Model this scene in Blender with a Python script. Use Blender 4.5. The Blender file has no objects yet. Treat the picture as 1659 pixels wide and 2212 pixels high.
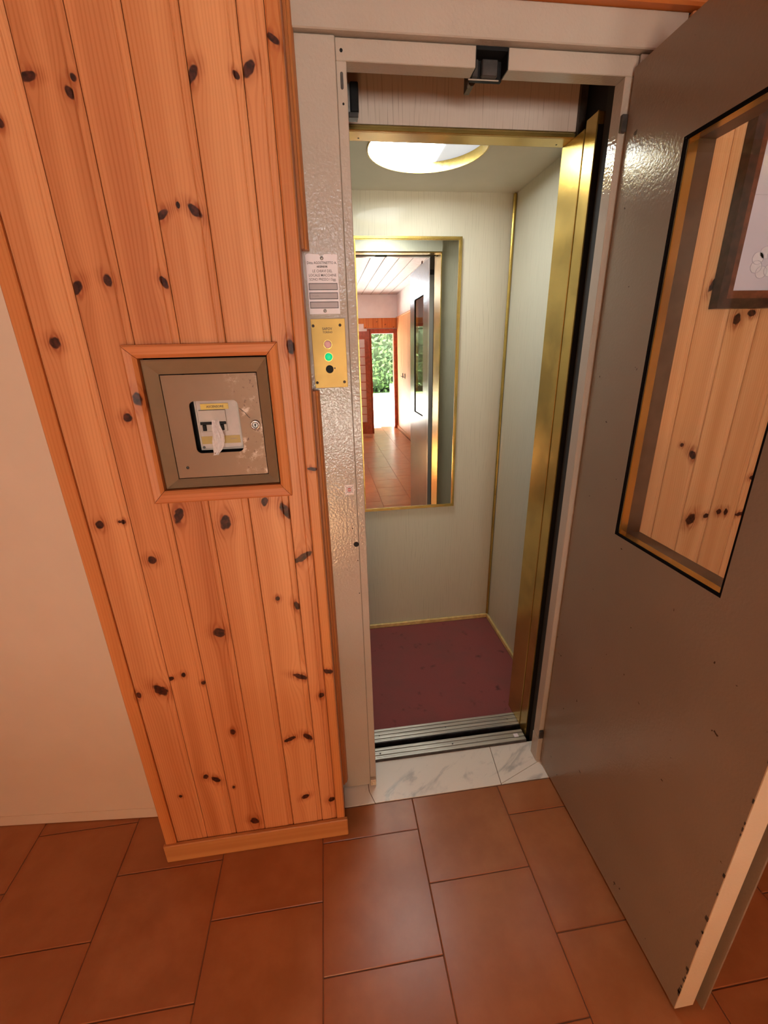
import bpy, bmesh, math, random
from mathutils import Matrix, Vector

# ------------------------------------------------------------------ camera
sc = bpy.context.scene
COL = sc.collection
F, PITCH, YAW, ROLL = 927.84, .35244915, .12483721, -.02556819
CAMH, CAMY = 1.45, -1.108
cy_, sy_, cp_, sp_ = math.cos(YAW), math.sin(YAW), math.cos(PITCH), math.sin(PITCH)
fwd = Vector((sy_*cp_, cy_*cp_, -sp_)); rgt = Vector((cy_, -sy_, 0)); dwn = fwd.cross(rgt)
cr_, sr_ = math.cos(ROLL), math.sin(ROLL)
R0 = rgt*cr_ - dwn*sr_
R1 = rgt*sr_ + dwn*cr_
cam = bpy.data.cameras.new('camera')
cam.sensor_fit = 'VERTICAL'; cam.sensor_height = 36.0; cam.lens = 36.0*F/2212.0
cam.clip_start = .02
camo = bpy.data.objects.new('camera', cam); COL.objects.link(camo)
camo.matrix_world = Matrix(((R0.x, -R1.x, -fwd.x, 0), (R0.y, -R1.y, -fwd.y, CAMY),
                            (R0.z, -R1.z, -fwd.z, CAMH), (0, 0, 0, 1)))
sc.camera = camo

# ------------------------------------------------------------------ sky, daylight, exposure
SKY = 9.0
world = bpy.data.worlds.new('world'); sc.world = world; world.use_nodes = True
wb = world.node_tree.nodes['Background']
wb.inputs['Color'].default_value = (1.0, .95, .91, 1); wb.inputs['Strength'].default_value = SKY
sc.view_settings.view_transform = 'Standard'; sc.view_settings.look = 'None'
sc.view_settings.gamma = 1; sc.view_settings.use_curve_mapping = False
sc.view_settings.exposure = 0.42
sc.cycles.max_bounces = 10; sc.cycles.diffuse_bounces = 6; sc.cycles.glossy_bounces = 6
sc.cycles.transparent_max_bounces = 12
sc.cycles.caustics_reflective = False; sc.cycles.caustics_refractive = False
sc.cycles.sample_clamp_indirect = 8.0
sc.cycles.use_guiding = True
PI = math.pi
sun = bpy.data.lights.new('sun', 'SUN'); sun.energy = 170.0; sun.angle = .01; sun.color = (1.0, .95, .88)
suno = bpy.data.objects.new('sun', sun); COL.objects.link(suno)
suno.rotation_euler = Vector((-.55, -.30, -.85)).to_track_quat('-Z', 'Y').to_euler()
def portal(name, x0, x1, z0, z1, y):
    l = bpy.data.lights.new(name, 'AREA'); l.shape = 'RECTANGLE'
    l.size = x1-x0; l.size_y = z1-z0; l.cycles.is_portal = True
    o = bpy.data.objects.new(name, l); COL.objects.link(o)
    o.location = ((x0+x1)/2, y, (z0+z1)/2); o.rotation_euler = (PI/2, 0, 0)
ENT = (.93, 1.40, 0.0, 1.83)          # entrance opening in the back wall
WIN = (-.75, .45, .03, 2.0)           # glazed window beside it
YB = -5.93
portal('portal_entrance', *ENT, YB-.1)
portal('portal_window', *WIN, YB-.1)

# ------------------------------------------------------------------ materials
def nodes(name):
    m = bpy.data.materials.new(name); m.use_nodes = True
    nt = m.node_tree; b = nt.nodes['Principled BSDF']
    return m, nt, b
class NT:
    def __init__(s, nt): s.nt = nt
    def n(s, t, **k):
        o = s.nt.nodes.new(t)
        for a, v in k.items(): setattr(o, a, v)
        return o
    def put(s, sock, v):
        if hasattr(v, 'is_output') or isinstance(v, bpy.types.NodeSocket): s.nt.links.new(v, sock)
        else: sock.default_value = v
    def m(s, op, a, b=0.0, c=None):
        o = s.n('ShaderNodeMath', operation=op); s.put(o.inputs[0], a); s.put(o.inputs[1], b)
        if c is not None: s.put(o.inputs[2], c)
        return o.outputs[0]
    def mr(s, v, a, b, c=0.0, d=1.0, smooth=True):
        o = s.n('ShaderNodeMapRange'); o.interpolation_type = 'SMOOTHSTEP' if smooth else 'LINEAR'
        s.put(o.inputs[0], v)
        for i, x in enumerate((a, b, c, d)): o.inputs[1+i].default_value = x
        return o.outputs[0]
    def mix(s, f, a, b):
        o = s.n('ShaderNodeMix', data_type='RGBA'); s.put(o.inputs[0], f)
        s.put(o.inputs[6], a if not isinstance(a, tuple) else (*a, 1)); s.put(o.inputs[7], b if not isinstance(b, tuple) else (*b, 1))
        return o.outputs[2]
    def noise(s, vec, scale, detail=2.0, rough=.5, dist=0.0):
        o = s.n('ShaderNodeTexNoise'); s.put(o.inputs['Vector'], vec)
        o.inputs['Scale'].default_value = scale; o.inputs['Detail'].default_value = detail
        o.inputs['Roughness'].default_value = rough; o.inputs['Distortion'].default_value = dist
        return o.outputs[0]
    def obj(s):
        return s.n('ShaderNodeTexCoord').outputs['Object']
    def comb(s, x, y, z):
        o = s.n('ShaderNodeCombineXYZ'); s.put(o.inputs[0], x); s.put(o.inputs[1], y); s.put(o.inputs[2], z)
        return o.outputs[0]
    def sep(s, v):
        o = s.n('ShaderNodeSeparateXYZ'); s.put(o.inputs[0], v); return o.outputs
    def bump(s, h, strength, dist, b):
        o = s.n('ShaderNodeBump'); o.inputs['Strength'].default_value = strength; o.inputs['Distance'].default_value = dist
        s.put(o.inputs['Height'], h); s.nt.links.new(o.outputs[0], b.inputs['Normal'])

def plain(name, col, rough=.5, metal=0.0, var=.08, scale=30, bump=0.0):
    m, nt, b = nodes(name); t = NT(nt)
    n = t.noise(t.obj(), scale, 3)
    c = t.mix(t.mr(n, .3, .7), tuple(x*(1-var) for x in col), tuple(min(1, x*(1+var)) for x in col))
    nt.links.new(c, b.inputs['Base Color'])
    b.inputs['Roughness'].default_value = rough; b.inputs['Metallic'].default_value = metal
    if bump: t.bump(n, bump, .002, b)
    return m

def wood(name, seed, knots=(), cross=0, along=2, light=(.66, .295, .12), dark=(.48, .17, .055), rough=.42, freq=1000):
    m, nt, b = nodes(name); t = NT(nt)
    s = t.sep(t.obj()); A, L = s[cross], s[along]
    P = t.comb(A, 0.0, L)
    push = None; mask = None; halo = None; rings = None
    wob = t.m('MULTIPLY', t.m('SUBTRACT', t.noise(P, 75.0, 1), .5), .8) if knots else 0.0
    for (kx, kz, ra, rb, ang) in knots:
        mp = t.n('ShaderNodeMapping', vector_type='TEXTURE')
        t.put(mp.inputs[0], P)
        mp.inputs['Location'].default_value = (kx, 0, kz)
        mp.inputs['Rotation'].default_value = (0, -math.radians(ang), 0)
        mp.inputs['Scale'].default_value = (ra, 1, rb)
        ln = t.n('ShaderNodeVectorMath', operation='LENGTH'); t.put(ln.inputs[0], mp.outputs[0]); d = t.m('ADD', ln.outputs['Value'], wob)
        k = t.mr(d, 1.12, .80); h = t.mr(d, 3.0, .8)
        rg = t.mr(d, .55, .95) if rings is None else t.m('MAXIMUM', rings, t.m('MULTIPLY', k, t.mr(d, .55, .95))); rings = rg if rings is None else rg
        dx = t.m('SUBTRACT', A, kx); dz = t.m('SUBTRACT', L, kz)
        r2 = t.m('ADD', t.m('MULTIPLY', dx, dx), t.m('MULTIPLY', t.m('MULTIPLY', dz, dz), .22))
        R = max(ra, rb)
        p = t.m('DIVIDE', t.m('MULTIPLY', dx, -R*R*1.1), t.m('ADD', r2, R*R*.6))
        push = p if push is None else t.m('ADD', push, p)
        mask = k if mask is None else t.m('MAXIMUM', mask, k)
        halo = h if halo is None else t.m('MAXIMUM', halo, h)
    A2 = A if push is None else t.m('ADD', A, push)
    sd = seed*1.37
    w = t.noise(t.comb(t.m('MULTIPLY', A2, 5.0), sd, t.m('MULTIPLY', L, .55)), 1.6, 2)
    ring = t.m('ADD', t.m('MULTIPLY', A2, freq), t.m('MULTIPLY', w, 60.0))
    ring = t.m('SINE', t.m('MULTIPLY', ring, 1.0))
    ring = t.mr(ring, -.2, 1.0)
    broad = t.noise(t.comb(t.m('MULTIPLY', A2, 27.0), sd+5, t.m('MULTIPLY', L, .5)), 1.0, 2)
    fine = t.noise(t.comb(t.m('MULTIPLY', A2, 420.0), sd, t.m('MULTIPLY', L, 7.0)), 1.0, 2)
    f = t.m('ADD', t.m('MULTIPLY', ring, .24), t.m('ADD', t.m('MULTIPLY', t.mr(broad, .3, .7), .62), t.m('MULTIPLY', fine, .20)))
    c = t.mix(f, light, dark)
    if mask is not None:
        c = t.mix(t.m('MULTIPLY', halo, t.m('ADD', .42, t.m('MULTIPLY', ring, .5))), c, (.28, .068, .018))
        kn = t.noise(P, 110.0, 2)
        c = t.mix(mask, c, t.mix(t.mr(kn, .3, .7), (.016, .0035, .002), (.075, .015, .007)))
    nt.links.new(c, b.inputs['Base Color'])
    b.inputs['Roughness'].default_value = rough
    b.inputs['Specular IOR Level'].default_value = .28
    t.bump(fine, .08, .001, b)
    return m

def hammered(name, col, rough=.3, strength=.35, chips=0.0, scale=170):
    m, nt, b = nodes(name); t = NT(nt)
    v = t.obj()
    n = t.noise(v, scale, 2, .45)
    n2 = t.noise(v, 3.0, 2)
    c = t.mix(t.mr(n2, .3, .7), tuple(x*.95 for x in col), tuple(x*1.05 for x in col))
    if chips:
        q = t.noise(v, 38.0, 3, .6)
        c = t.mix(t.mr(q, chips, chips+.02), c, (.05, .03, .02))
    nt.links.new(c, b.inputs['Base Color'])
    b.inputs['Roughness'].default_value = rough; b.inputs['Specular IOR Level'].default_value = .40
    t.bump(n, strength, .003, b)
    return m

def glass_mat(name, refl=.08, tint=(.96, .96, .95)):
    m = bpy.data.materials.new(name); m.use_nodes = True; nt = m.node_tree; t = NT(nt)
    nt.nodes.remove(nt.nodes['Principled BSDF'])
    tr = t.n('ShaderNodeBsdfTransparent'); tr.inputs[0].default_value = (*tint, 1)
    gl = t.n('ShaderNodeBsdfGlossy'); gl.inputs['Roughness'].default_value = .02
    lw = t.n('ShaderNodeFresnel'); lw.inputs[0].default_value = 1.35
    gm = t.n('ShaderNodeNewGeometry')
    mx = t.n('ShaderNodeMixShader'); t.put(mx.inputs[0], t.m('MULTIPLY', lw.outputs[0], t.m('SUBTRACT', 1.0, gm.outputs['Backfacing'])))
    nt.links.new(tr.outputs[0], mx.inputs[1]); nt.links.new(gl.outputs[0], mx.inputs[2])
    nt.links.new(mx.outputs[0], nt.nodes['Material Output'].inputs['Surface'])
    return m

def emit(name, col, strength):
    m, nt, b = nodes(name)
    b.inputs['Base Color'].default_value = (*col, 1); b.inputs['Emission Color'].default_value = (*col, 1)
    b.inputs['Emission Strength'].default_value = strength
    return m

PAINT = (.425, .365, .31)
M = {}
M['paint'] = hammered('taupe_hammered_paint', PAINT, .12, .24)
M['paint_shaded'] = hammered('taupe_paint_shaded', (.23, .175, .13), .19, .14, chips=.715)  # same paint as the frame, door's shade put into a darker colour; chips
M['edge_paint'] = hammered('cream_edge_paint', (.60, .47, .33), .4, .12, chips=.72)
M['dark'] = plain('dark_gap', (.02, .016, .014), .7)
M['dark_steel'] = plain('dark_steel', (.06, .052, .048), .45, .4, .3, 40)
M['steel'] = plain('grey_steel', (.30, .29, .28), .45, .6, .25, 60)
M['chrome'] = plain('chrome', (.65, .64, .63), .18, 1.0, .05)
M['black'] = plain('black_plastic', (.008, .008, .009), .6)
M['black'].node_tree.nodes['Principled BSDF'].inputs['Specular IOR Level'].default_value = .2
M['grout'] = plain('grout', (.15, .062, .03), .8)
M['wall'] = plain('cream_plaster', (.63, .485, .365), .75, 0, .015, 9, .0)
M['white'] = plain('white_plaster', (.78, .72, .70), .8, 0, .03, 10)
M['white_wood'] = plain('white_painted_plank', (.62, .59, .60), .5, 0, .08, 20)
M['shaft'] = plain('shaft_concrete', (.025, .022, .020), .9)
M['concrete'] = plain('outdoor_paving', (.72, .70, .66), .9, 0, .08, 6)
M['grass'] = plain('lawn_green', (.10, .19, .05), .9, 0, .4, 20)
M['red_door'] = plain('red_brown_stain', (.30, .055, .022), .35, 0, .2, 25)
M['plastic'] = plain('grey_plastic', (.42, .37, .33), .35)
M['plastic_lt'] = plain('pale_grey_plastic', (.47, .40, .37), .3)
M['yellow_label'] = plain('yellow_label', (.62, .45, .08), .35)
M['olive_label'] = plain('olive_label', (.38, .27, .07), .45)
M['sign'] = plain('white_sign_plastic', (.78, .72, .76), .35, 0, .03)
M['sign_slot'] = plain('grey_paper_slot', (.43, .38, .40), .5, 0, .05)
M['ink'] = plain('ink', (.05, .045, .05), .6)
M['ink_soft'] = plain('faded_ink', (.30, .26, .26), .6)
M['white_mark'] = plain('print_white', (.80, .72, .72), .5)
M['red_mark'] = plain('print_red', (.50, .13, .13), .5)
M['gold_matte'] = plain('gold_skirting', (.74, .56, .24), .35, .3, .12, 40)
M['frame_dark'] = plain('dark_picture_wood', (.050, .022, .014), .35, 0, .35, 60)
M['frame_in'] = plain('red_brown_picture_wood', (.14, .045, .022), .35, 0, .3, 60)
M['print'] = plain('print_paper', (.60, .57, .66), .35, 0, .03, 8)
M['pencil'] = plain('pencil_line', (.49, .47, .55), .6)
M['petal'] = plain('pale_petal', (.68, .66, .71), .5)
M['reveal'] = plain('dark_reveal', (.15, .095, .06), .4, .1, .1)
M['rubber'] = plain('black_rubber_seal', (.005, .004, .004), .95)
M['rubber'].node_tree.nodes['Principled BSDF'].inputs['Specular IOR Level'].default_value = .05
M['red_lamp'] = emit('rose_lamp', (.66, .36, .36), .10)
M['green_lamp'] = emit('green_lamp', (.0, .55, .22), .55)
M['glass'] = glass_mat('clear_glass')

def brass(name, col=(.62, .44, .13), rough=.26, metal=.85, scratch=True):
    m, nt, b = nodes(name); t = NT(nt)
    v = t.obj(); s = t.sep(v)
    d = t.noise(v, 9.0, 3)
    c = t.mix(t.mr(d, .35, .75), col, tuple(x*.72 for x in col))
    nt.links.new(c, b.inputs['Base Color']); b.inputs['Metallic'].default_value = metal
    b.inputs['Roughness'].default_value = rough
    return m
M['brass'] = brass('brass')
M['brass_plate'] = brass('brass_plate', (.56, .35, .085), .45, .4)

def alu():
    m, nt, b = nodes('worn_aluminium'); t = NT(nt)
    v = t.obj(); s = t.sep(v)
    n = t.noise(t.comb(t.m('MULTIPLY', s[0], 3.0), t.m('MULTIPLY', s[1], 160), s[2]), 1.0, 3)
    d = t.noise(v, 60, 4, .7)
    c = t.mix(t.m('MULTIPLY', t.mr(n, .35, .7), .7), (.50, .455, .40), (.22, .195, .17))
    c = t.mix(t.mr(d, .66, .74), c, (.10, .075, .06))
    nt.links.new(c, b.inputs['Base Color']); b.inputs['Metallic'].default_value = .85; b.inputs['Roughness'].default_value = .42
    return m
M['alu'] = alu()

def laminate(name, light=(.55, .508, .40), dark=(.42, .385, .295), rough=.07):
    m, nt, b = nodes(name); t = NT(nt)
    s = t.sep(t.obj()); A = t.m('ADD', s[0], s[1])
    w = t.noise(t.comb(t.m('MULTIPLY', A, 3.2), 2.0, t.m('MULTIPLY', s[2], .5)), 1.5, 2)
    ring = t.m('SINE', t.m('ADD', t.m('MULTIPLY', A, 640.0), t.m('MULTIPLY', w, 110.0)))
    ring = t.mr(ring, .55, 1.0)
    fine = t.noise(t.comb(t.m('MULTIPLY', A, 300.0), 1.0, t.m('MULTIPLY', s[2], 6.0)), 1.0, 2)
    f = t.m('MULTIPLY', ring, t.mr(fine, .42, .68))
    c = t.mix(t.m('ADD', t.m('MULTIPLY', f, .65), t.m('MULTIPLY', fine, .22)), light, dark)
    nt.links.new(c, b.inputs['Base Color']); b.inputs['Roughness'].default_value = rough; b.inputs['Specular IOR Level'].default_value = .06
    return m
M['laminate'] = laminate('ash_laminate')
M['transom'] = laminate('ash_transom', (.64, .56, .51), (.36, .30, .26), .4)
M['car_ceiling'] = plain('car_ceiling_paint', (.58, .55, .46), .5, 0, .03, 8)

def carpet():
    m, nt, b = nodes('maroon_carpet'); t = NT(nt); v = t.obj()
    n = t.noise(v, 500, 2); d = t.noise(v, 6.5, 4, .6); e = t.noise(v, 17, 3, .5)
    c = t.mix(n, (.205, .042, .038), (.290, .072, .064))
    c = t.mix(t.mr(d, .40, .72, 0, .5), c, (.19, .065, .055))
    c = t.mix(t.mr(e, .62, .80, 0, .8), c, (.060, .015, .017))
    nt.links.new(c, b.inputs['Base Color']); b.inputs['Roughness'].default_value = .85
    t.bump(n, .3, .002, b)
    return m
M['carpet'] = carpet()

def tile_mat():
    m, nt, b = nodes('terracotta_tile'); t = NT(nt); v = t.obj()
    oi = t.n('ShaderNodeObjectInfo')
    vv = t.n('ShaderNodeVectorMath', operation='ADD'); t.put(vv.inputs[0], v)
    t.put(vv.inputs[1], t.comb(t.m('MULTIPLY', oi.outputs['Random'], 31.0), t.m('MULTIPLY', oi.outputs['Random'], 17.0), 0.0))
    n = t.noise(vv.outputs[0], 7.0, 4, .6); g = t.noise(vv.outputs[0], 160.0, 2)
    c = t.mix(t.mr(n, .3, .7), (.29, .098, .032), (.385, .145, .054))
    c = t.mix(t.m('MULTIPLY', oi.outputs['Random'], .35), c, (.36, .12, .04))
    c = t.mix(t.m('MULTIPLY', g, .25), c, (.30, .09, .03))
    s = t.sep(v)
    ex = t.m('ABSOLUTE', s[0]); ey = t.m('ABSOLUTE', s[1])
    e = t.m('MAXIMUM', t.mr(ex, .132, .151), t.mr(ey, .135, .155))
    c = t.mix(t.m('MULTIPLY', e, .35), c, (.30, .085, .028))
    nt.links.new(c, b.inputs['Base Color']); b.inputs['Roughness'].default_value = .30
    b.inputs['Specular IOR Level'].default_value = .30
    t.bump(t.noise(vv.outputs[0], 45, 3), .06, .002, b)
    return m
M['tile'] = tile_mat()

def marble():
    m, nt, b = nodes('white_marble'); t = NT(nt); v = t.obj()
    s = t.sep(v)
    q = t.comb(t.m('ADD', s[0], t.m('MULTIPLY', s[1], -.9)), t.m('MULTIPLY', s[1], .8), s[2])
    n = t.noise(q, 9.0, 6, .6, 1.2); n2 = t.noise(q, 24.0, 5, .6, 1.5)
    c = t.mix(t.mr(n, .54, .72), (.82, .74, .64), (.50, .46, .41))
    c = t.mix(t.m('MULTIPLY', t.mr(n2, .60, .75), .3), c, (.40, .37, .33))
    nt.links.new(c, b.inputs['Base Color']); b.inputs['Roughness'].default_value = .3
    return m
M['marble'] = marble()

def mirror_mat():
    m, nt, b = nodes('silvered_mirror')
    b.inputs['Base Color'].default_value = (.86, .88, .86, 1); b.inputs['Metallic'].default_value = 1; b.inputs['Roughness'].default_value = 0.0
    return m
M['mirror'] = mirror_mat()

def brown_paint():
    # old brown-bronze metal, paint rubbed off near the lock
    m, nt, b = nodes('worn_bronze_paint'); t = NT(nt); v = t.obj(); s = t.sep(v)
    n = t.noise(v, 55, 5, .7); n2 = t.noise(v, 130, 3, .6)
    near = t.mr(s[0], -.215, -.175)
    c = t.mix(t.noise(v, 12, 3), (.20, .112, .060), (.25, .142, .080))
    f = t.m('MULTIPLY', t.mr(n, .48, .62), t.m('MULTIPLY', near, t.mr(t.noise(v, 22, 2), .42, .58)))
    c = t.mix(f, c, (.50, .36, .28))
    k = t.m('MULTIPLY', t.mr(n2, .64, .70), near)
    c = t.mix(k, c, (.10, .04, .022))
    nt.links.new(c, b.inputs['Base Color']); b.inputs['Roughness'].default_value = .42; b.inputs['Metallic'].default_value = .25
    return m
M['bronze'] = brown_paint()
M['bronze_frame'] = plain('bronze_frame', (.25, .175, .105), .40, .3, .04, 40)
M['leaf'] = plain('hedge_leaf', (.024, .050, .018), .6, 0, .5, 3)
M['leaf2'] = plain('hedge_leaf_pale', (.050, .085, .028), .6, 0, .4, 3)
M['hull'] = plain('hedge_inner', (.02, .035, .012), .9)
M['film'] = plain('white_plastic_film', (.92, .89, .91), .25, 0, .06, 200)

def lamp_mat():
    m, nt, b = nodes('lamp_diffuser'); t = NT(nt); s = t.sep(t.obj())
    f = t.mr(s[0], .395, .455)
    b.inputs['Base Color'].default_value = (.8, .8, .8, 1)
    nt.links.new(t.mix(f, (.93, 1.0, .97), (.80, .90, 1.0)), b.inputs['Emission Color'])
    nt.links.new(t.mr(f, 0, 1, 26.0, .42, False), b.inputs['Emission Strength'])
    return m
M['lamp'] = lamp_mat()

# ------------------------------------------------------------------ mesh helpers
def new(): return bmesh.new()
def bx(bm, x0, x1, y0, y1, z0, z1, bev=0.0):
    r = bmesh.ops.create_cube(bm, size=1.0)
    vs = r['verts']
    for v in vs:
        v.co = Vector(((x0+x1)/2+v.co.x*(x1-x0), (y0+y1)/2+v.co.y*(y1-y0), (z0+z1)/2+v.co.z*(z1-z0)))
    if bev:
        es = list({e for v in vs for e in v.link_edges})
        bmesh.ops.bevel(bm, geom=es, offset=bev, segments=1, affect='EDGES', profile=.5)
    return bm
def box(*a): return bx(new(), *a)
def obj(name, bm, mat, parent=None, smooth=False):
    me = bpy.data.meshes.new(name)
    bmesh.ops.recalc_face_normals(bm, faces=bm.faces)
    bm.to_mesh(me); bm.free()
    me.materials.append(M[mat] if isinstance(mat, str) else mat)
    if smooth:
        for p in me.polygons: p.use_smooth = True
    o = bpy.data.objects.new(name, me); COL.objects.link(o)
    if parent is not None: o.parent = parent
    return o
def struct(name, bm, mat, parent=None, smooth=False):
    o = obj(name, bm, mat, parent, smooth)
    if parent is None: o['kind'] = 'structure'
    return o
def thing(name, label, cat, group=None):
    o = bpy.data.objects.new(name, None); COL.objects.link(o); o.empty_display_size = .05
    o['label'] = label; o['category'] = cat
    if group: o['group'] = group
    return o
def tag(o, label, cat, group=None):
    o['label'] = label; o['category'] = cat
    if group: o['group'] = group
    return o
def loft_ring(outer, inner, w0, w1, fn, bm=None):
    """closed plate with a hole: outer and inner loops (same count) of (u,v); w0/w1 the two faces"""
    bm = bm or new(); n = len(outer)
    L = [[bm.verts.new(fn(u, v, w)) for (u, v) in lp] for lp in (outer, inner) for w in (w0, w1)]
    o0, o1, i0, i1 = L
    for k in range(n):
        j = (k+1) % n
        for a, b in ((o0, i0), (o1, o0), (i1, o1), (i0, i1)):
            bm.faces.new((a[k], a[j], b[j], b[k]))
    return bm
def rect(u0, u1, v0, v1): return [(u0, v0), (u1, v0), (u1, v1), (u0, v1)]
def round_rect(u0, u1, v0, v1, r, n=6):
    pts = []
    for cu, cv, a0 in ((u0+r, v0+r, PI), (u1-r, v0+r, 1.5*PI), (u1-r, v1-r, 0), (u0+r, v1-r, .5*PI)):
        for k in range(n+1):
            a = a0+k/n*PI/2; pts.append((cu+r*math.cos(a), cv+r*math.sin(a)))
    return pts
def match_outer(inner, u0, u1, v0, v1):
    cu, cv = (u0+u1)/2, (v0+v1)/2; out = []
    n = len(inner); q = n//4
    for k, (u, v) in enumerate(inner):
        c = k//q; f = (k % q)/(q-1) if q > 1 else 0
        # corners c: 0 bl,1 br,2 tr,3 tl; map first half / second half onto the corner
        corner = [(u0, v0), (u1, v0), (u1, v1), (u0, v1)][c]
        iu, iv = inner[c*q] ; ju, jv = inner[c*q+q-1]
        if abs(f-.5) < 1e-6: p = corner
        elif f < .5:
            s = [(u0, iv), (iu, v0), (u1, iv), (iu, v1)][c]; g = f/.5
            p = (s[0]+(corner[0]-s[0])*g, s[1]+(corner[1]-s[1])*g)
        else:
            e = [(ju, v0), (u1, jv), (ju, v1), (u0, jv)][c]; g = (f-.5)/.5
            p = (corner[0]+(e[0]-corner[0])*g, corner[1]+(e[1]-corner[1])*g)
        out.append(p)
    return out
XZ = lambda u, v, w: Vector((u, w, v))
YZ = lambda u, v, w: Vector((w, u, v))
XY = lambda u, v, w: Vector((u, v, w))
def prism(poly, w0, w1, fn, bm=None):
    bm = bm or new()
    a = [bm.verts.new(fn(u, v, w0)) for u, v in poly]; b = [bm.verts.new(fn(u, v, w1)) for u, v in poly]
    n = len(poly)
    for k in range(n): bm.faces.new((a[k], a[(k+1) % n], b[(k+1) % n], b[k]))
    bm.faces.new(a); bm.faces.new(b[::-1])
    return bm
def cyl(cx, cv, r, w0, w1, fn, n=20, bm=None, bev=0.0):
    bm = bm or new()
    if not bev: return prism([(cx+r*math.cos(2*PI*k/n), cv+r*math.sin(2*PI*k/n)) for k in range(n)], w0, w1, fn, bm)
    rings = [(r, w1), (r, w0+(bev if w1 > w0 else -bev)), (r-abs(bev)*.4, w0+(bev*.3 if w1 > w0 else -bev*.3)), (r-abs(bev), w0)]
    L = [[bm.verts.new(fn(cx+q*math.cos(2*PI*k/n), cv+q*math.sin(2*PI*k/n), w)) for k in range(n)] for q, w in rings]
    for a, b in zip(L, L[1:]):
        for k in range(n): bm.faces.new((a[k], a[(k+1) % n], b[(k+1) % n], b[k]))
    bm.faces.new(L[0]); bm.faces.new(L[-1][::-1])
    return bm
def dome(cx, cv, r, w, h, fn, n=20, m=5, bm=None):
    bm = bm or new(); L = []
    for i in range(m):
        a = i/m*PI/2
        L.append([bm.verts.new(fn(cx+r*math.cos(a)*math.cos(2*PI*k/n), cv+r*math.cos(a)*math.sin(2*PI*k/n), w+h*math.sin(a))) for k in range(n)])
    top = bm.verts.new(fn(cx, cv, w+h))
    for a, b in zip(L, L[1:]):
        for k in range(n): bm.faces.new((a[k], a[(k+1) % n], b[(k+1) % n], b[k]))
    for k in range(n): bm.faces.new((L[-1][k], L[-1][(k+1) % n], top))
    bm.faces.new(L[0][::-1])
    return bm
def tube(pts, r, bm=None, n=5):
    bm = bm or new(); L = []
    for i, p in enumerate(pts):
        p = Vector(p); q = Vector(pts[min(i+1, len(pts)-1)])-Vector(pts[max(i-1, 0)])
        q.normalize(); u = q.orthogonal().normalized(); v = q.cross(u)
        L.append([bm.verts.new(p+u*r*math.cos(2*PI*k/n)+v*r*math.sin(2*PI*k/n)) for k in range(n)])
    for a, b in zip(L, L[1:]):
        # align rings to limit twisting
        best = min(range(n), key=lambda s: sum((a[k].co-b[(k+s) % n].co).length for k in range(n)))
        b[:] = b[best:]+b[:best]
        for k in range(n): bm.faces.new((a[k], a[(k+1) % n], b[(k+1) % n], b[k]))
    bm.faces.new(L[0][::-1]); bm.faces.new(L[-1])
    return bm
def text(name, body, size, x, y, z, mat, parent, bold=0.0, sx=1.0):
    c = bpy.data.curves.new(name, 'FONT'); c.body = body; c.size = size; c.align_x = 'CENTER'; c.align_y = 'CENTER'
    c.extrude = .0001; c.offset = bold; c.resolution_u = 2
    t = bpy.data.objects.new(name, c); COL.objects.link(t)
    bpy.context.view_layer.update()
    me = bpy.data.meshes.new_from_object(t)
    COL.objects.unlink(t); bpy.data.objects.remove(t)
    for v in me.vertices:
        v.co = Vector((x+v.co.x*sx, y-v.co.z, z+v.co.y))
    me.materials.clear(); me.materials.append(M[mat])
    o = bpy.data.objects.new(name, me); COL.objects.link(o); o.parent = parent
    return o

def plank_profile(x0, x1, z0, z1, yf, yb, along='z', fn=None):
    """tongue-and-groove board: flat face, bevelled edge, shallow flat tongue strip on the right"""
    g = .0022; s = .014
    P = [(x0+.0006, yb), (x0+.0006, yf+g), (x0+.0026, yf), (x1-s-.0016, yf), (x1-s, yf+g*.75), (x1-s+.0012, yf+g*.35), (x1-.0030, yf+g*.35), (x1-.0006, yf+g), (x1-.0006, yb)]
    fn = fn or (lambda u, v, w: Vector((u, v, w)))
    return prism(P, z0, z1, fn)

# ------------------------------------------------------------------ floor
floor = struct('floor', bx(bx(new(), -2.5, -.02, YB-.05, .3, -.10, -.0025), -.02, 1.55, YB-.05, .088, -.10, -.0025), 'grout')
TX, TY, G = .307, .3155, .0010
def tile_mesh(y0, y1, yc):
    bm = box(-TX/2+G, TX/2-G, y0-yc+G, y1-yc-G, -.012, 0.0, .0016)
    me = bpy.data.meshes.new('floor_tile'); bm.to_mesh(me); bm.free(); me.materials.append(M['tile']); return me
full_tile = tile_mesh(-TY/2, TY/2, 0)
rt = random.Random(3)
for k in range(-9, 4):
    x0 = .203+TX*k; xc = x0+TX/2
    if xc > 1.5: continue
    off = -.172 if k % 2 else -.0145+(-.3125)   # staggered courses
    top = .16 if xc < -.45 else (-.15 if xc < -.15 else (-.0685 if xc < .81 else -.024))
    j = 3
    while True:
        y1 = off+TY*j; y0 = y1-TY; j -= 1
        if y1 < YB: break
        if y0 >= top-.01: continue
        yc = (y0+y1)/2
        me = full_tile if y1 <= top else tile_mesh(y0, top, yc)
        o = bpy.data.objects.new('floor_tile', me); COL.objects.link(o); o.parent = floor
        o.location = (xc, yc, rt.uniform(-.0005, .0005))

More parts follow.
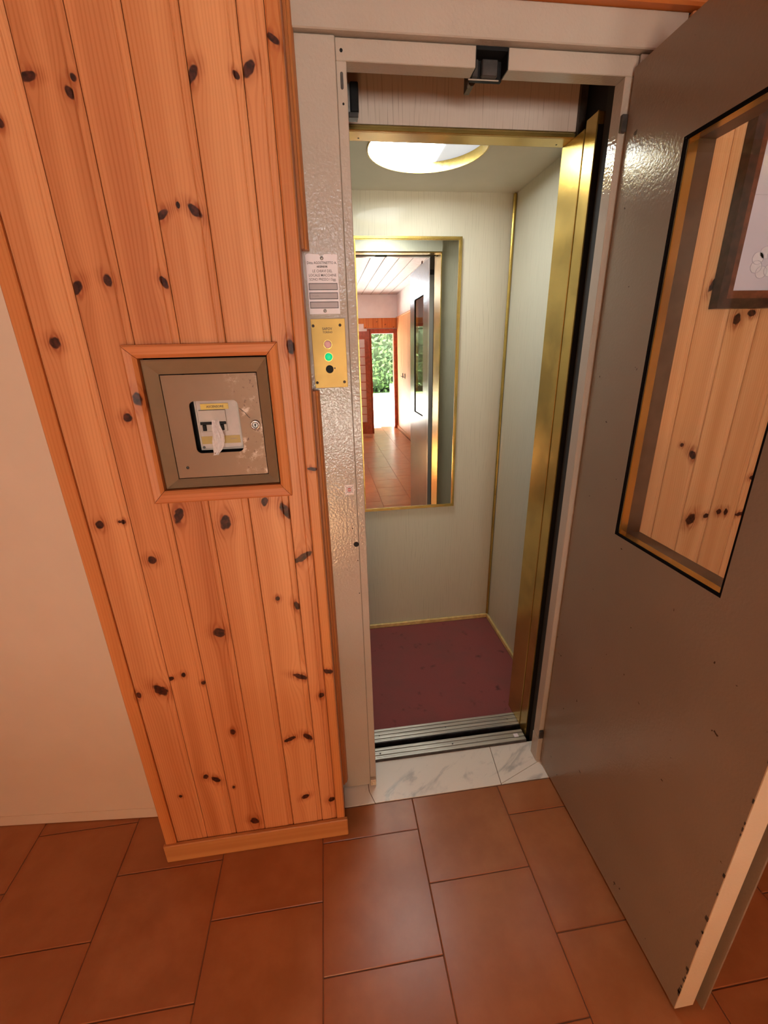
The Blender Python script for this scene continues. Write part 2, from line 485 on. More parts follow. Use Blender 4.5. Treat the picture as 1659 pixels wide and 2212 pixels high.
# marble threshold under the lift door
mt = thing('marble_threshold', 'grey-veined white marble threshold at the foot of the lift doorway', 'threshold')
J = .0012
obj('slab', prism([(-.030, -.0665), (.074-J, -.0665), (.058-J, -.022), (.058-J, .088), (-.030, .088)], -.012, .001, XY), 'marble', mt)
obj('slab', prism([(.074+J, -.0665), (.527-J, -.0665), (.542-J, .088), (.058+J, .088), (.058+J, -.022)], -.012, .001, XY), 'marble', mt)
obj('slab', prism([(.5285, -.0636), (.698, .0006), (.720, .0006), (.720, .088), (.542+J, .088)], -.012, .001, XY), 'marble', mt)
obj('slab', prism([(.5284, -.0665), (.800, -.0665), (.800, -.0012), (.6975, -.0012), (.5292, -.0652)], -.012, .0008, XY), 'marble', mt)

# ------------------------------------------------------------------ pine-clad pier on the left of the lift
K1 = [(-0.534,0.633,0.0104,0.0057,-94),(-0.516,1.108,0.0085,0.0101,-4),(-0.508,1.485,0.0106,0.01,-73),(-0.501,1.823,0.0056,0.0078,2),(-0.497,0.256,0.0051,0.0056,-12),(-0.478,0.641,0.0216,0.0131,-45),(-0.474,1.113,0.0038,0.0034,-4),(-0.466,1.112,0.0048,0.0056,-4),(-0.446,0.674,0.0087,0.0055,28),(-0.446,1.578,0.0166,0.0078,49),(-0.442,1.885,0.0144,0.007,9),(-0.425,1.014,0.0107,0.0103,17),(-0.416,0.318,0.0076,0.0091,-11),(-0.414,0.682,0.0057,0.0074,-8),(-0.408,1.339,0.0092,0.0091,-37),(-0.391,0.302,0.0143,0.0086,-44),(-0.388,1.592,0.0107,0.0079,-63),(-0.384,1.868,0.0095,0.0061,-66),(-0.373,1.887,0.0057,0.0061,2),(-0.370,0.649,0.0058,0.006,-8),(-0.346,0.263,0.0039,0.0056,-11),(-0.346,1.12,0.0192,0.0097,67),(-0.319,0.472,0.0074,0.0101,-10),(-0.307,0.799,0.0153,0.0134,-43),(-0.305,0.11,0.0148,0.011,-50),(-0.289,1.588,0.0111,0.0062,-67),(-0.271,1.697,0.0143,0.0061,34),(-0.248,1.094,0.0195,0.0112,77),(-0.241,1.712,0.0056,0.0033,-89),(-0.212,1.703,0.0141,0.0075,-42),(-0.185,1.898,0.0145,0.0074,54),(-0.168,0.419,0.0175,0.0068,23),(-0.155,1.139,0.0112,0.0072,74),(-0.153,0.882,0.0057,0.0066,-6),(-0.144,0.182,0.0133,0.0077,30),(-0.118,0.634,0.0218,0.0076,-26),(-0.117,0.419,0.017,0.0078,-50),(-0.113,1.9,0.0072,0.0047,-59),(-0.11,1.113,0.0224,0.0098,-67),(-0.107,0.856,0.0132,0.0072,-69),(-0.091,1.909,0.0141,0.0082,50),(-0.08,0.991,0.0251,0.0085,28),(-0.068,0.563,0.01,0.0074,51),(-0.066,0.153,0.0111,0.0096,42),(-0.064,1.469,0.0151,0.0084,-90),(-0.045,1.948,0.013,0.005,-33),(-0.043,0.643,0.0142,0.0076,-22),(-0.04,1.209,0.0125,0.0043,-9)]
pier = struct('wall_front', bx(bx(bx(bx(new(), -.565, -.036, -.088, .10, 0, 2.5), -.565, -.370, -.131, -.088, 0, 2.5), -.108, -.036, -.131, -.088, 0, 2.5), -.370, -.108, -.131, -.088, 1.47, 2.5), 'dark')
seams = [-.541, -.452, -.365, -.279, -.191, -.101, -.056]
tones = [((.64, .285, .125), (.43, .145, .050)), ((.60, .245, .10), (.37, .115, .036)), ((.60, .245, .10), (.36, .105, .032)), ((.65, .295, .13), (.45, .155, .053)), ((.68, .32, .145), (.47, .17, .060)), ((.66, .295, .13), (.43, .145, .050))]
for i in range(6):
    a, b_ = seams[i], seams[i+1]
    kn = [k for k in K1 if a-.004 <= k[0] < b_+.004]
    m = wood('pine_plank_%d' % i, i+1, kn, light=tones[i][0], dark=tones[i][1])
    if b_ <= -.36 or a >= -.11:
        obj('plank', plank_profile(a, b_, .066, 2.5, -.145, -.131), m, pier)
    else:
        obj('plank', plank_profile(a, b_, .066, 1.172, -.145, -.131), m, pier)
        obj('plank', plank_profile(a, b_, 1.460, 2.5, -.145, -.131), m, pier)
obj('corner_board', box(-.572, -.5412, -.150, .02, .05, 2.5, .002), wood('pine_corner_left', 21, [k for k in K1 if k[0] < -.53], light=(.60, .24, .08), dark=(.44, .14, .04)), pier)
obj('corner_board', box(-.0555, -.030, -.147, -.002, .05, 2.5, .003), wood('pine_corner_right', 23, [k for k in K1 if k[0] > -.058], light=(.60, .245, .085), dark=(.42, .13, .035)), pier)
mw = wood('pine_moulding', 25, light=(.52, .20, .06), dark=(.30, .085, .022))
prof = [(-.0295, -.001), (-.0295, -.026), (-.024, -.026), (-.0225, -.020), (-.018, -.018), (-.0145, -.010), (-.013, -.001)]
obj('corner_moulding', prism(prof, .055, 1.370, XY), mw, pier)
obj('corner_moulding', prism(prof, 1.668, 2.5, XY), mw, pier)
bbm = wood('pine_baseboard', 31, cross=2, along=0, light=(.56, .26, .09), dark=(.38, .14, .042))
bb = struct('baseboard_front', bx(new(), -.578, -.022, -.158, -.1455, .001, .071, .0025), bbm)
obj('return_board', box(-.578, -.566, -.1454, -.005, .001, .071, .002), bbm, bb)

# breaker cupboard in the pier --------------------------------------------------
su = thing('cupboard_surround', 'mitred pine moulding around the metal breaker cupboard on the pine-clad pier', 'moulding')
X0, X1, Z0, Z1 = -.389, -.090, 1.152, 1.478
I0, I1, J0, J1 = -.3645, -.1135, 1.1785, 1.4535
def mitre(quad, knots=()):
    # quad of outer pair and inner pair (x,z); raised moulded section
    (a, b, c, d) = quad
    bm = new()
    rows = []
    for f, y in ((0, -.1445), (0, -.155), (.15, -.1585), (.72, -.1560), (.9, -.1525), (1, -.150), (1, -.118)):
        rows.append((bm.verts.new((a[0]+(d[0]-a[0])*f, y, a[1]+(d[1]-a[1])*f)), bm.verts.new((b[0]+(c[0]-b[0])*f, y, b[1]+(c[1]-b[1])*f))))
    for p, q in zip(rows, rows[1:]): bm.faces.new((p[0], p[1], q[1], q[0]))
    bm.faces.new([r[0] for r in rows]); bm.faces.new([r[1] for r in rows][::-1])
    bm.faces.new((rows[0][0], rows[-1][0], rows[-1][1], rows[0][1]))
    return bm
hw = wood('pine_surround_h', 41, cross=2, along=0, light=(.60, .225, .085), dark=(.46, .14, .042))
vw = wood('pine_surround_v', 43, [(-.376, 1.376, .009, .014, 0)], light=(.62, .25, .09), dark=(.46, .15, .042))
g = .0006
obj('moulding_strip', mitre(((X0+g, Z1), (X1-g, Z1), (I1-g, J1), (I0+g, J1))), hw, su)
obj('moulding_strip', mitre(((X1-g, Z0), (X0+g, Z0), (I0+g, J0), (I1-g, J0))), hw, su)
obj('moulding_strip', mitre(((X0, Z0+g), (X0, Z1-g), (I0, J1-g), (I0, J0+g))), vw, su)
obj('moulding_strip', mitre(((X1, Z1-g), (X1, Z0+g), (I1, J0+g), (I1, J1-g))), vw, su)

bc = thing('breaker_cupboard', 'bronze-painted metal breaker cupboard with a small window, set in the pine pier', 'electrical cupboard')
D0, D1, E0, E1 = -.337, -.1405, 1.1985, 1.4215
def slope(quad):
    (a, b, c, d) = quad; bm = new(); rows = []
    for f, y in ((0, -.1285), (0, -.142), (.10, -.1435), (1, -.128), (1, -.112)):
        rows.append((bm.verts.new((a[0]+(d[0]-a[0])*f, y, a[1]+(d[1]-a[1])*f)), bm.verts.new((b[0]+(c[0]-b[0])*f, y, b[1]+(c[1]-b[1])*f))))
    for p, q in zip(rows, rows[1:]): bm.faces.new((p[0], p[1], q[1], q[0]))
    bm.faces.new([r[0] for r in rows]); bm.faces.new([r[1] for r in rows][::-1])
    bm.faces.new((rows[0][0], rows[-1][0], rows[-1][1], rows[0][1]))
    return bm
A0, A1, B0, B1 = I0+.003, I1-.003, J0+.003, J1-.003
cf = obj('frame', slope(((A0, B1), (A1, B1), (D1, E1), (D0, E1))), 'bronze_frame', bc)
for q in (((A1, B0), (A0, B0), (D0, E0), (D1, E0)), ((A0, B0), (A0, B1), (D0, E1), (D0, E0)), ((A1, B1), (A1, B0), (D1, E0), (D1, E1))):
    obj('frame', slope(q), 'bronze_frame', bc)
hole = round_rect(-.2885, -.1875, 1.2535, 1.3655, .011, 6)
# loops need an even split per corner: 7 points each
door_bm = loft_ring(match_outer(hole, D0+.0016, D1-.0016, E0+.0016, E1-.0022), hole, -.127, -.1235, XZ)
cd = obj('door', door_bm, 'bronze', bc)
lk = obj('lock', loft_ring([(-.156+.0098*math.cos(2*PI*k/24), 1.311+.0098*math.sin(2*PI*k/24)) for k in range(24)],
                           [(-.156+.0066*math.cos(2*PI*k/24), 1.311+.0066*math.sin(2*PI*k/24)) for k in range(24)], -.134, -.127, XZ), 'chrome', cd, True)
lb = obj('lock_barrel', cyl(-.156, 1.311, .0064, -.132, -.127, XZ, 20, None, .001), 'steel', cd)
obj('keyhole', bx(bx(new(), -.1570, -.1550, -.1324, -.1318, 1.3075, 1.3130), -.1578, -.1542, -.1324, -.1318, 1.3105, 1.3130), 'black', cd)
obj('rivet', dome(-.314, 1.223, .0034, -.127, -.0018, XZ, 12, 3), 'dark_steel', cd, True)
crk = tube([(-.186, -.1272, 1.348), (-.180, -.1272, 1.342), (-.175, -.1272, 1.338), (-.170, -.1272, 1.330), (-.166, -.1272, 1.326)], .0007, None, 4)
obj('crack', crk, 'dark_steel', cd)
obj('box_back', bx(bx(bx(new(), -.3395, -.138, -.0925, -.0885, 1.19, 1.43), -.3395, -.295, -.121, -.0925, 1.19, 1.43), -.295, -.138, -.121, -.0925, 1.19, 1.246), 'black', bc)
# the plastic breaker housing inside
ph = obj('housing', prism(round_rect(-.283, -.191, 1.2570, 1.3700, .008, 4), -.1085, -.0930, XZ), 'plastic_lt', bc)
obj('housing_bevel', loft_ring(match_outer(round_rect(-.2790, -.1950, 1.2605, 1.3665, .006, 4), -.2825, -.1915, 1.2575, 1.3695), round_rect(-.2790, -.1950, 1.2605, 1.3665, .006, 4), -.1085, -.1105, XZ), 'plastic', ph)
br = obj('breaker', bx(bx(bx(new(), -.2755, -.2475, -.1135, -.1088, 1.298, 1.3445, .001), -.2472, -.2195, -.1135, -.1088, 1.298, 1.3445, .001), -.2755, -.2195, -.1150, -.1134, 1.3225, 1.3440), 'plastic', ph)
obj('switch_bar', bx(bx(new(), -.2750, -.2505, -.1165, -.1134, 1.3135, 1.3195, .0008), -.2380, -.2205, -.1165, -.1134, 1.3135, 1.3195, .0008), 'black', ph)
obj('switch_lever', box(-.2710, -.2630, -.1175, -.1134, 1.3005, 1.3136, .0010), 'black', ph)
obj('switch_lever', box(-.2335, -.2255, -.1175, -.1134, 1.3005, 1.3136, .0010), 'black', ph)
yl = obj('upper_label', box(-.270, -.2115, -.1112, -.1106, 1.3455, 1.3580), 'yellow_label', ph); yl['label'] = 'yellow printed label'
ol = obj('lower_label', box(-.2815, -.1960, -.1092, -.1086, 1.2705, 1.2875), 'olive_label', ph); ol['label'] = 'dull olive label'
text('lettering', 'ASCENSORE', .0066, -.2395, -.1113, 1.3515, 'ink', ph, .00012)
text('lettering', 'CABINA', .0040, -.2100, -.1093, 1.2800, 'ink_soft', ph)
obj('screw', cyl(-.2765, 1.2635, .0028, -.1112, -.1084, XZ, 12), 'dark_steel', ph)
fr_ = random.Random(5)
def film_strip():
    bm = new(); rows = []
    path = [(-.2420, -.1165, 1.3230, .0075), (-.2420, -.1190, 1.3130, .0090), (-.2400, -.1215, 1.3020, .0110), (-.2392, -.1240, 1.2900, .0125),
            (-.2398, -.1255, 1.2780, .0130), (-.2415, -.1270, 1.2680, .0115), (-.2440, -.1275, 1.2590, .0090), (-.2470, -.1275, 1.2530, .0062), (-.2490, -.1280, 1.2485, .0050)]
    for (x, y, z, h) in path:
        rows.append([bm.verts.new((x+h*(2*k/8-1)+fr_.uniform(-.0006, .0006), y+fr_.uniform(-.0022, .0018)*(1 if k % 2 else -.6), z+fr_.uniform(-.0008, .0008))) for k in range(9)])
    for a, b in zip(rows, rows[1:]):
        for k in range(8): bm.faces.new((a[k], a[k+1], b[k+1], b[k]))
    bmesh.ops.solidify(bm, geom=bm.faces[:], thickness=.0003)
    return bm
tag(obj('plastic_strip', film_strip(), 'film'), 'crumpled white plastic strip hanging out of the breaker cupboard window', 'plastic strip')

# ------------------------------------------------------------------ cream wall on the far left (slightly skewed)
def wall_pts(x): return -.004-.0905*(x+.648)
wl = struct('wall_left', prism([(-2.45, wall_pts(-2.45)), (-.45, wall_pts(-.45)), (-.45, wall_pts(-.45)+.12), (-2.45, wall_pts(-2.45)+.12)], .004, 2.5, XY), 'wall')
struct('baseboard_left', prism([(-2.45, wall_pts(-2.45)-.002), (-.572, wall_pts(-.572)-.002), (-.572, wall_pts(-.572)+.01), (-2.45, wall_pts(-2.45)+.01)], .003, .045, XY), 'wall')

# ------------------------------------------------------------------ lobby shell
struct('wall_lobby_left', box(-2.5, -2.4, YB, .3, 0, 2.5), wood('pine_lobby_left', 71, cross=1, along=2))
wr = struct('wall_right', box(1.466, 1.56, YB, .3, 0, 2.5), 'white')
n = 65; w_ = .0908
rp = [wood('pine_right_%d' % i, 60+i, [(YB+w_*(7*j+i*2+1)+.045, .35+(j*1.7+i*.43) % 1.6, .010, .008, 30*j) for j in range(6)], cross=1, along=2, light=(.66, .34, .15), dark=(.48, .20, .075)) for i in range(4)]
for i in range(n):
    y0 = YB+i*w_
    obj('plank', plank_profile(y0, y0+w_, .06, 2.085, 1.453, 1.466, fn=lambda u, v, w: Vector((v, u, w))), rp[(i*7) % 4], wr)
obj('cap_rail', box(1.440, 1.466, YB, -.03, 2.086, 2.105, .002), rp[0], wr)
struct('baseboard_right', box(1.440, 1.4525, YB+.02, -.035, .001, .059, .002), bbm)
wbk = new()
for a in ((-2.5, WIN[0], 0, 2.5), (WIN[1], ENT[0], 0, 2.5), (ENT[1], 1.56, 0, 2.5), (WIN[0], WIN[1], 0, WIN[2]), (WIN[0], WIN[1], WIN[3], 2.5), (ENT[0], ENT[1], ENT[3], 2.5)):
    bx(wbk, a[0], a[1], YB-.20, YB, a[2], a[3])
wb_ = struct('wall_back', wbk, 'white')
for i in range(22):
    x0 = -.545+i*.0908
    if x0+.09 > 1.46: break
    obj('plank', plank_profile(x0, x0+.0908, 1.915 if .80 < x0+.045 < 1.46 else 2.0, 2.095, -YB-.016+0, -YB-.001, fn=lambda u, v, w: Vector((u, -v, w))), rp[i % 4] if False else wood('pine_band_%d' % i, 90+i, [(x0+.03+.02*(i % 3), 1.93+.05*(i % 3), .010, .006, 40)] if i % 2 else (), light=(.62, .22, .06), dark=(.44, .11, .025)), wb_)
cl = struct('ceiling', box(-2.5, 1.56, YB-.2, .3, 2.515, 2.62), 'dark')
for i in range(23):
    x0 = -2.43+i*.17
    obj('ceiling_plank', plank_profile(x0+.004, x0+.166, YB, .0, 2.502, 2.5148, fn=lambda u, v, w: Vector((u, w, v))), 'white_wood', cl)

# entrance frame, folded glazed door, window -----------------------------------
d1 = struct('door_1', bx(bx(bx(new(), ENT[0]-.055, ENT[0]+.012, YB-.12, YB+.03, 0, ENT[3]+.075, .004), ENT[1]-.012, ENT[1]+.050, YB-.12, YB+.03, 0, ENT[3]+.075, .004), ENT[0]+.012, ENT[1]-.012, YB-.12, YB+.03, ENT[3]-.01, ENT[3]+.075, .004), 'red_door')
gd = thing('glazed_door', 'red-stained folding door with narrow glazed panes, standing open beside the entrance', 'door')
def leaf(p, q, name):
    p = Vector(p); q = Vector(q); d = (q-p); L = d.length; d.normalize(); nrm = Vector((-d.y, d.x, 0))
    fn = lambda u, v, w: Vector((p.x+d.x*u+nrm.x*w, p.y+d.y*u+nrm.y*w, v))
    o = obj(name, loft_ring(rect(0, L, .04, 1.83), rect(L*.26, L*.74, .26, 1.70), -.02, .02, fn), 'red_door', gd)
    obj('pane', prism(rect(L*.26, L*.74, .26, 1.70), -.003, .003, fn), 'glass', o)
    for k in range(1, 10):
        z = .26+k*.144
        obj('glazing_bar', prism(rect(L*.26, L*.74, z-.006, z+.006), -.008, .008, fn), 'red_door', o)
    return o
leaf((.885, -5.86, 0), (.852, -5.13, 0), 'leaf')
leaf((.838, -5.115, 0), (.50, -5.20, 0), 'leaf')
w1 = struct('window_1', loft_ring(rect(WIN[0], WIN[1], WIN[2], WIN[3]), rect(WIN[0]+.06, WIN[1]-.06, WIN[2]+.06, WIN[3]-.06), YB-.10, YB-.04, XZ), 'red_door')
obj('pane', box(WIN[0]+.06, WIN[1]-.06, YB-.073, YB-.068, WIN[2]+.06, WIN[3]-.06), 'glass', w1)
obj('mullion', box(-.165, -.135, YB-.09, YB-.05, WIN[2]+.06, WIN[3]-.06), 'red_door', w1)
for yy, nm in ((-5.278, 'farther'), (-5.046, 'nearer')):
    s_ = thing('wall_hook', 'small dark wall hook on the lobby planking, the one %s the entrance' % ('closer to' if nm == 'farther' else 'farther from'), 'hook')
    obj('back_plate', box(1.443, 1.4525, yy-.016, yy+.016, 1.02, 1.11, .003), 'dark_steel', s_)
    obj('peg', tube([(1.444, yy, 1.05), (1.425, yy, 1.045), (1.415, yy, 1.065)], .005), 'dark_steel', s_)

gl_ = thing('globe_light', 'round opal globe light on the lobby ceiling', 'lamp')
M['opal'] = emit('opal_globe', (.84, .92, 1.0), 23.0)
gb = new(); bmesh.ops.create_icosphere(gb, subdivisions=3, radius=.15)
for v in gb.verts: v.co += Vector((.12, -4.1, 2.30))
obj('globe', gb, 'opal', gl_, True)
obj('ceiling_rose', cyl(.12, -4.1, .07, 2.45, 2.5015, XY, 24), 'white', gl_)

fl_ = thing('warm_fill_lamp', 'amber fill lamp added low on the lobby floor, out of view', 'lamp')  # unseen lamp added behind the camera to warm the lower walls
M['amber'] = emit('amber_fill', (1.0, .53, .22), 17.0)
gb = new(); bmesh.ops.create_icosphere(gb, subdivisions=3, radius=.19)
for v in gb.verts: v.co = Vector((v.co.x-.16, v.co.y-1.85, v.co.z*1.1+.30))
obj('fill_globe', gb, 'amber', fl_, True)
obj('foot', bx(cyl(-.16, -1.85, .10, .0, .02, XY, 24), -.17, -.15, -1.86, -1.84, .02, .10), 'dark_steel', fl_)

# outdoors ----------------------------------------------------------------------
st = struct('paving_outside', box(-9, 11, -13.7, YB-.20, -.12, -.012), 'concrete'); st['kind'] = 'structure'
lw = struct('lawn_outside', box(-9, 11, -20, -13.7, -.12, .0), 'grass'); lw['kind'] = 'structure'
hr = random.Random(11)
def hedge(name, x0, x1, y0, y1, h, nleaf, label):
    t = thing(name, label, 'hedge')
    bm = new()
    bmesh.ops.create_icosphere(bm, subdivisions=4, radius=1.0)
    for v in bm.verts:
        f = 1+.10*math.sin(v.co.x*9+v.co.z*7)+.08*math.sin(v.co.z*13+v.co.x*4)
        v.co = Vector(((x0+x1)/2+v.co.x*(x1-x0)/2*f, (y0+y1)/2+v.co.y*(y1-y0)/2*f, h*.5+v.co.z*h*.5*min(f, 1.05)))
        v.co.z = max(v.co.z, .02)
    obj('inner_foliage', bm, 'hull', t, True)
    for mat in ('leaf', 'leaf2'):
        verts = []; faces = []
        for _ in range(nleaf):
            a = hr.uniform(0, PI*2); zz = hr.uniform(-.95, 1); r = math.sqrt(max(0, 1-zz*zz*.8))
            p = Vector(((x0+x1)/2+math.cos(a)*r*(x1-x0)/2*1.08, (y0+y1)/2+math.sin(a)*r*(y1-y0)/2*1.08, max(.08, h*.5+zz*h*.53)))
            p += Vector((hr.gauss(0, .09), hr.gauss(0, .09), hr.gauss(0, .09)))
            u = Vector((hr.gauss(0, 1), hr.gauss(0, 1), hr.gauss(0, 1))).normalized(); v = u.orthogonal().normalized()
            s = hr.uniform(.06, .13); b0 = len(verts)
            verts += [p-u*s, p+v*s*.5, p+u*s, p-v*s*.5]; faces.append((b0, b0+1, b0+2, b0+3))
        me = bpy.data.meshes.new('leaves'); me.from_pydata(verts, [], faces); me.materials.append(M[mat])
        o = bpy.data.objects.new('leaves', me); COL.objects.link(o); o.parent = t; o['kind'] = 'stuff'
hedge('hedge', -6.5, 7.5, -17.5, -14.0, 5.4, 15000, 'tall leafy green hedge seen through the open entrance')
gp = thing('gate_post', 'white post with a small box outside the entrance door', 'post')
obj('post', box(1.53, 1.60, -7.22, -7.16, -.012, .62, .004), 'white', gp)
obj('letter_slot', box(1.49, 1.64, -7.25, -7.13, .48, .80, .006), 'white', gp)
obj('slot_cover', box(1.52, 1.60, -7.13, -7.122, .56, .72, .002), 'dark_steel', gp)

# ------------------------------------------------------------------ wall beyond the open door, header trim
wy = struct('wall_beyond', bx(new(), .80, 1.466, -.006, .10, 0, 2.5), 'dark')
K2 = [(0.983,1.593,0.0176,0.0068,66),(0.994,1.187,0.0059,0.0055,-3),(1.035,1.157,0.0178,0.0089,-50),(1.074,1.513,0.0135,0.0115,81),(1.078,0.954,0.0189,0.0144,70),(1.113,1.527,0.0122,0.0081,-1),(1.128,0.962,0.0096,0.008,-4),(1.169,0.973,0.0095,0.0091,30),(1.193,0.971,0.0105,0.0068,95),(1.247,0.96,0.0185,0.0069,6),(1.254,1.076,0.0112,0.0077,-3)]
sm = [.806, .868, .958, 1.049, 1.139, 1.230, 1.320, 1.410, 1.452]
for i in range(8):
    a, b_ = sm[i], sm[i+1]
    m = wood('pine_beyond_%d' % i, 40+i*3, [k for k in K2 if a-.005 <= k[0] < b_+.005], light=(.74, .41, .20), dark=(.56, .26, .105))
    obj('plank', plank_profile(a, b_, .066, 2.098, -.020, -.006), m, wy)
struct('baseboard_beyond', bx(new(), .81, 1.438, -.033, -.0205, .001, .065, .002), bbm)
struct('trim_1', bx(new(), -.029, 1.452, -.030, -.001, 2.1015, 2.26, .004), wood('pine_top_board', 51, cross=2, along=0, light=(.60, .20, .05), dark=(.40, .10, .022), freq=110))
struct('wall_above', box(-.036, 1.466, 0, .10, 2.101, 2.5), 'wall')

# ------------------------------------------------------------------ landing door frame
lf = thing('lift_door_frame', 'taupe hammered-metal frame around the open lift doorway', 'door frame')
obj('jamb', bx(new(), -.033, .0655, 0, .042, .0065, 2.0365, .0015), 'paint', lf)
obj('stop_strip', bx(new(), .0662, .0870, .005, .042, .0065, 2.0, .0012), 'paint', lf)
obj('header', bx(new(), -.0285, .804, -.011, .042, 2.0385, 2.1005, .002), 'paint', lf)
hs = obj('head_stop', bx(bx(new(), .0662, .354, .005, .042, 2.0, 2.036, .0012), .4245, .716, .005, .042, 2.0, 2.036, .0012), 'paint', lf)
rj = obj('jamb', bx(bx(new(), .6895, .716, .005, .042, .112, 2.0, .0012), .7165, .804, 0, .042, .002, 2.0365, .0015), 'paint', lf)
obj('jamb_foot', bx(new(), .6895, .7162, .003, .046, .0015, .108, .0012), 'paint', lf)
obj('lock_recess', bx(bx(bx(bx(new(), .354, .4245, .0425, .052, 1.998, 2.037), .3541, .3555, .006, .0424, 2.0005, 2.036), .4225, .4244, .006, .0424, 2.0005, 2.036), .3556, .4224, .008, .0424, 2.031, 2.0375), 'black', lf)
obj('lock_tongue', bx(bx(new(), .376, .4115, .030, .0424, 2.000, 2.029, .002), .357, .369, .034, .0424, 2.000, 2.029, .001), 'dark_steel', lf)
obj('lock_lip', box(.350, .418, .0405, .0424, 1.9975, 1.9998, .0004), 'paint', lf)
obj('roller', cyl(.372, 2.016, .008, .085, .098, XZ, 16), 'dark_steel', lf)
obj('roller_bracket', box(.366, .378, .099, .125, 2.010, 2.06), 'dark_steel', lf)
for (x, z, r) in ((.0775, 2.016, .0032), (.0775, 1.932, .0022)):
    obj('screw_hole', cyl(x, z, r, .0044, .006, XZ, 12), 'black', lf)
obj('slot', prism(round_rect(.0735, .0795, 1.955, 1.983, .0029, 4), .0045, .006, XZ), 'dark_steel', lf)
obj('keyhole', cyl(.058, .948, .0075, -.0008, .002, XZ, 20), 'black', lf)
for (x, z) in ((.050, .997), (.0600, .897), (.0600, .79), (.047, .0)):
    if z: obj('screw_hole', cyl(x, z, .0016, -.0004, .002, XZ, 8), 'black', lf)
obj('foot_bracket', bx(bx(new(), .0660, .0850, -.008, .004, .008, .034, .001), .0700, .0800, -.012, -.008, .016, .028, .002), 'edge_paint', lf)
for z0 in (.118, 1.90):
    obj('hinge', bx(bx(new(), .6895, .7025, -.004, .0045, z0, z0+.032, .001), .690, .7165, .0055, .043, z0+.002, z0+.030), 'dark_steel', lf)
# upper limit switch hanging at the shaft side
ls = thing('limit_switch', 'black limit switch at the top left inside the lift doorway', 'switch')
obj('body', bx(new(), .103, .122, .138, .162, 1.976, 2.032, .002), 'black', ls)
obj('side_plate', bx(new(), .088, .1025, .142, .160, 1.972, 2.030, .0008), 'steel', ls)
obj('foot', box(.098, .120, .136, .158, 1.965, 1.9755, .001), 'dark_steel', ls)
obj('mounting_arm', box(.02, .0875, .146, .156, 1.985, 2.02), 'dark_steel', ls)

# ------------------------------------------------------------------ landing door leaf, open at right angles
dr = thing('lift_door', 'open taupe metal lift door with a tall glass window', 'door')
DX0, DX1 = .703, .750
obj('leaf', loft_ring(rect(-.6605, -.0045, .013, 2.0105), rect(-.501, -.190, 1.008, 1.820), DX0, DX1, YZ), 'paint_shaded', dr)
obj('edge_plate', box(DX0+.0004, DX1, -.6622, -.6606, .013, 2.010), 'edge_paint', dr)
obj('outer_lip', bx(bx(new(), DX1+.0002, .7655, -.648, -.0045, .013, 2.0105), .7657, .7700, -.6715, -.0045, .010, 2.0105, .0008), 'paint_shaded', dr) if False else None
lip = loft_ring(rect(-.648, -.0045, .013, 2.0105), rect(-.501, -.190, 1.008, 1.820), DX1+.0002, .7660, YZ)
obj('outer_skin', loft_ring(rect(-.6715, -.0045, .009, 2.0105), rect(-.501, -.190, 1.008, 1.820), .7661, .7705, YZ, lip), 'paint_shaded', dr)
cr2 = random.Random(9); chip = new()
for k in range(34):
    z = .06+1.55*cr2.random()**1.3; l = cr2.uniform(.003, .012); w = cr2.uniform(.001, .004)
    if 1.0 < z < 1.83 and cr2.random() < .3: continue
    bx(chip, DX0-.0004, DX0+.0012+w*.5, -.6612, -.6612+w*1.6, z, z+l)
ch_ = obj('chipped_paint', chip, 'dark_steel', dr); ch_['kind'] = 'stuff'
sl = obj('window_seal', loft_ring(rect(-.501, -.190, 1.008, 1.820), rect(-.4965, -.1950, 1.0125, 1.8150), DX0+.0005, DX0+.006, YZ), 'rubber', dr)
obj('glazing_bead', loft_ring(rect(-.501, -.190, 1.008, 1.820), rect(-.4985, -.1925, 1.0105, 1.8175), DX0+.0105, DX0+.030, YZ), 'brass', dr)
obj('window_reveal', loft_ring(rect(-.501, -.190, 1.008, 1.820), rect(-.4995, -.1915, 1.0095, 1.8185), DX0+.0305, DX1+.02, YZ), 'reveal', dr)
obj('glass', prism(rect(-.5005, -.1905, 1.0085, 1.8195), DX0+.0062, DX0+.0102, YZ), 'glass', dr)
obj('striker', bx(bx(new(), .706, .735, -.300, -.262, 2.0107, 2.018, .001), .708, .714, -.294, -.268, 2.018, 2.034, .001), 'dark_steel', dr)
for z0 in (.16, 1.88):
    obj('hinge_knuckle', cyl(.712, -.002, .0045, z0, z0+.055, XY, 12), 'dark_steel', dr)

# ------------------------------------------------------------------ picture on the wall beyond the door
pf = thing('framed_picture', 'pale flower print in a dark brown frame on the pine wall behind the lift door', 'picture')
px0, px1, pz0, pz1 = .984, 1.40, 1.537, 2.06
def pic_frame(i0, i1, y0, y1):
    return loft_ring(rect(px0+i0, px1-i0, pz0+i0, pz1-i0), rect(px0+i1, px1-i1, pz0+i1, pz1-i1), y0, y1, XZ)
obj('frame', pic_frame(0, .022, -.046, -.0212), 'frame_dark', pf)
obj('frame_slip', pic_frame(.0222, .040, -.041, -.0212), 'frame_in', pf)
obj('print', box(px0+.0402, px1-.0402, -.0330, -.0215, pz0+.0402, pz1-.0402), 'print', pf)
obj('crease', box(px0+.041, px1-.041, -.0334, -.0328, 1.7795, 1.7812), 'pencil', pf)
fl = new(); cx, cz = 1.103, 1.640
for k in range(7):
    a = 2*PI*k/7; pts = []
    for j in range(13):
        b = 2*PI*j/12; pts.append((cx+.026*math.cos(a)+.016*math.cos(b), -.0333, cz+.022*math.sin(a)+.014*math.sin(b)))
    tube(pts, .0007, fl, 4)
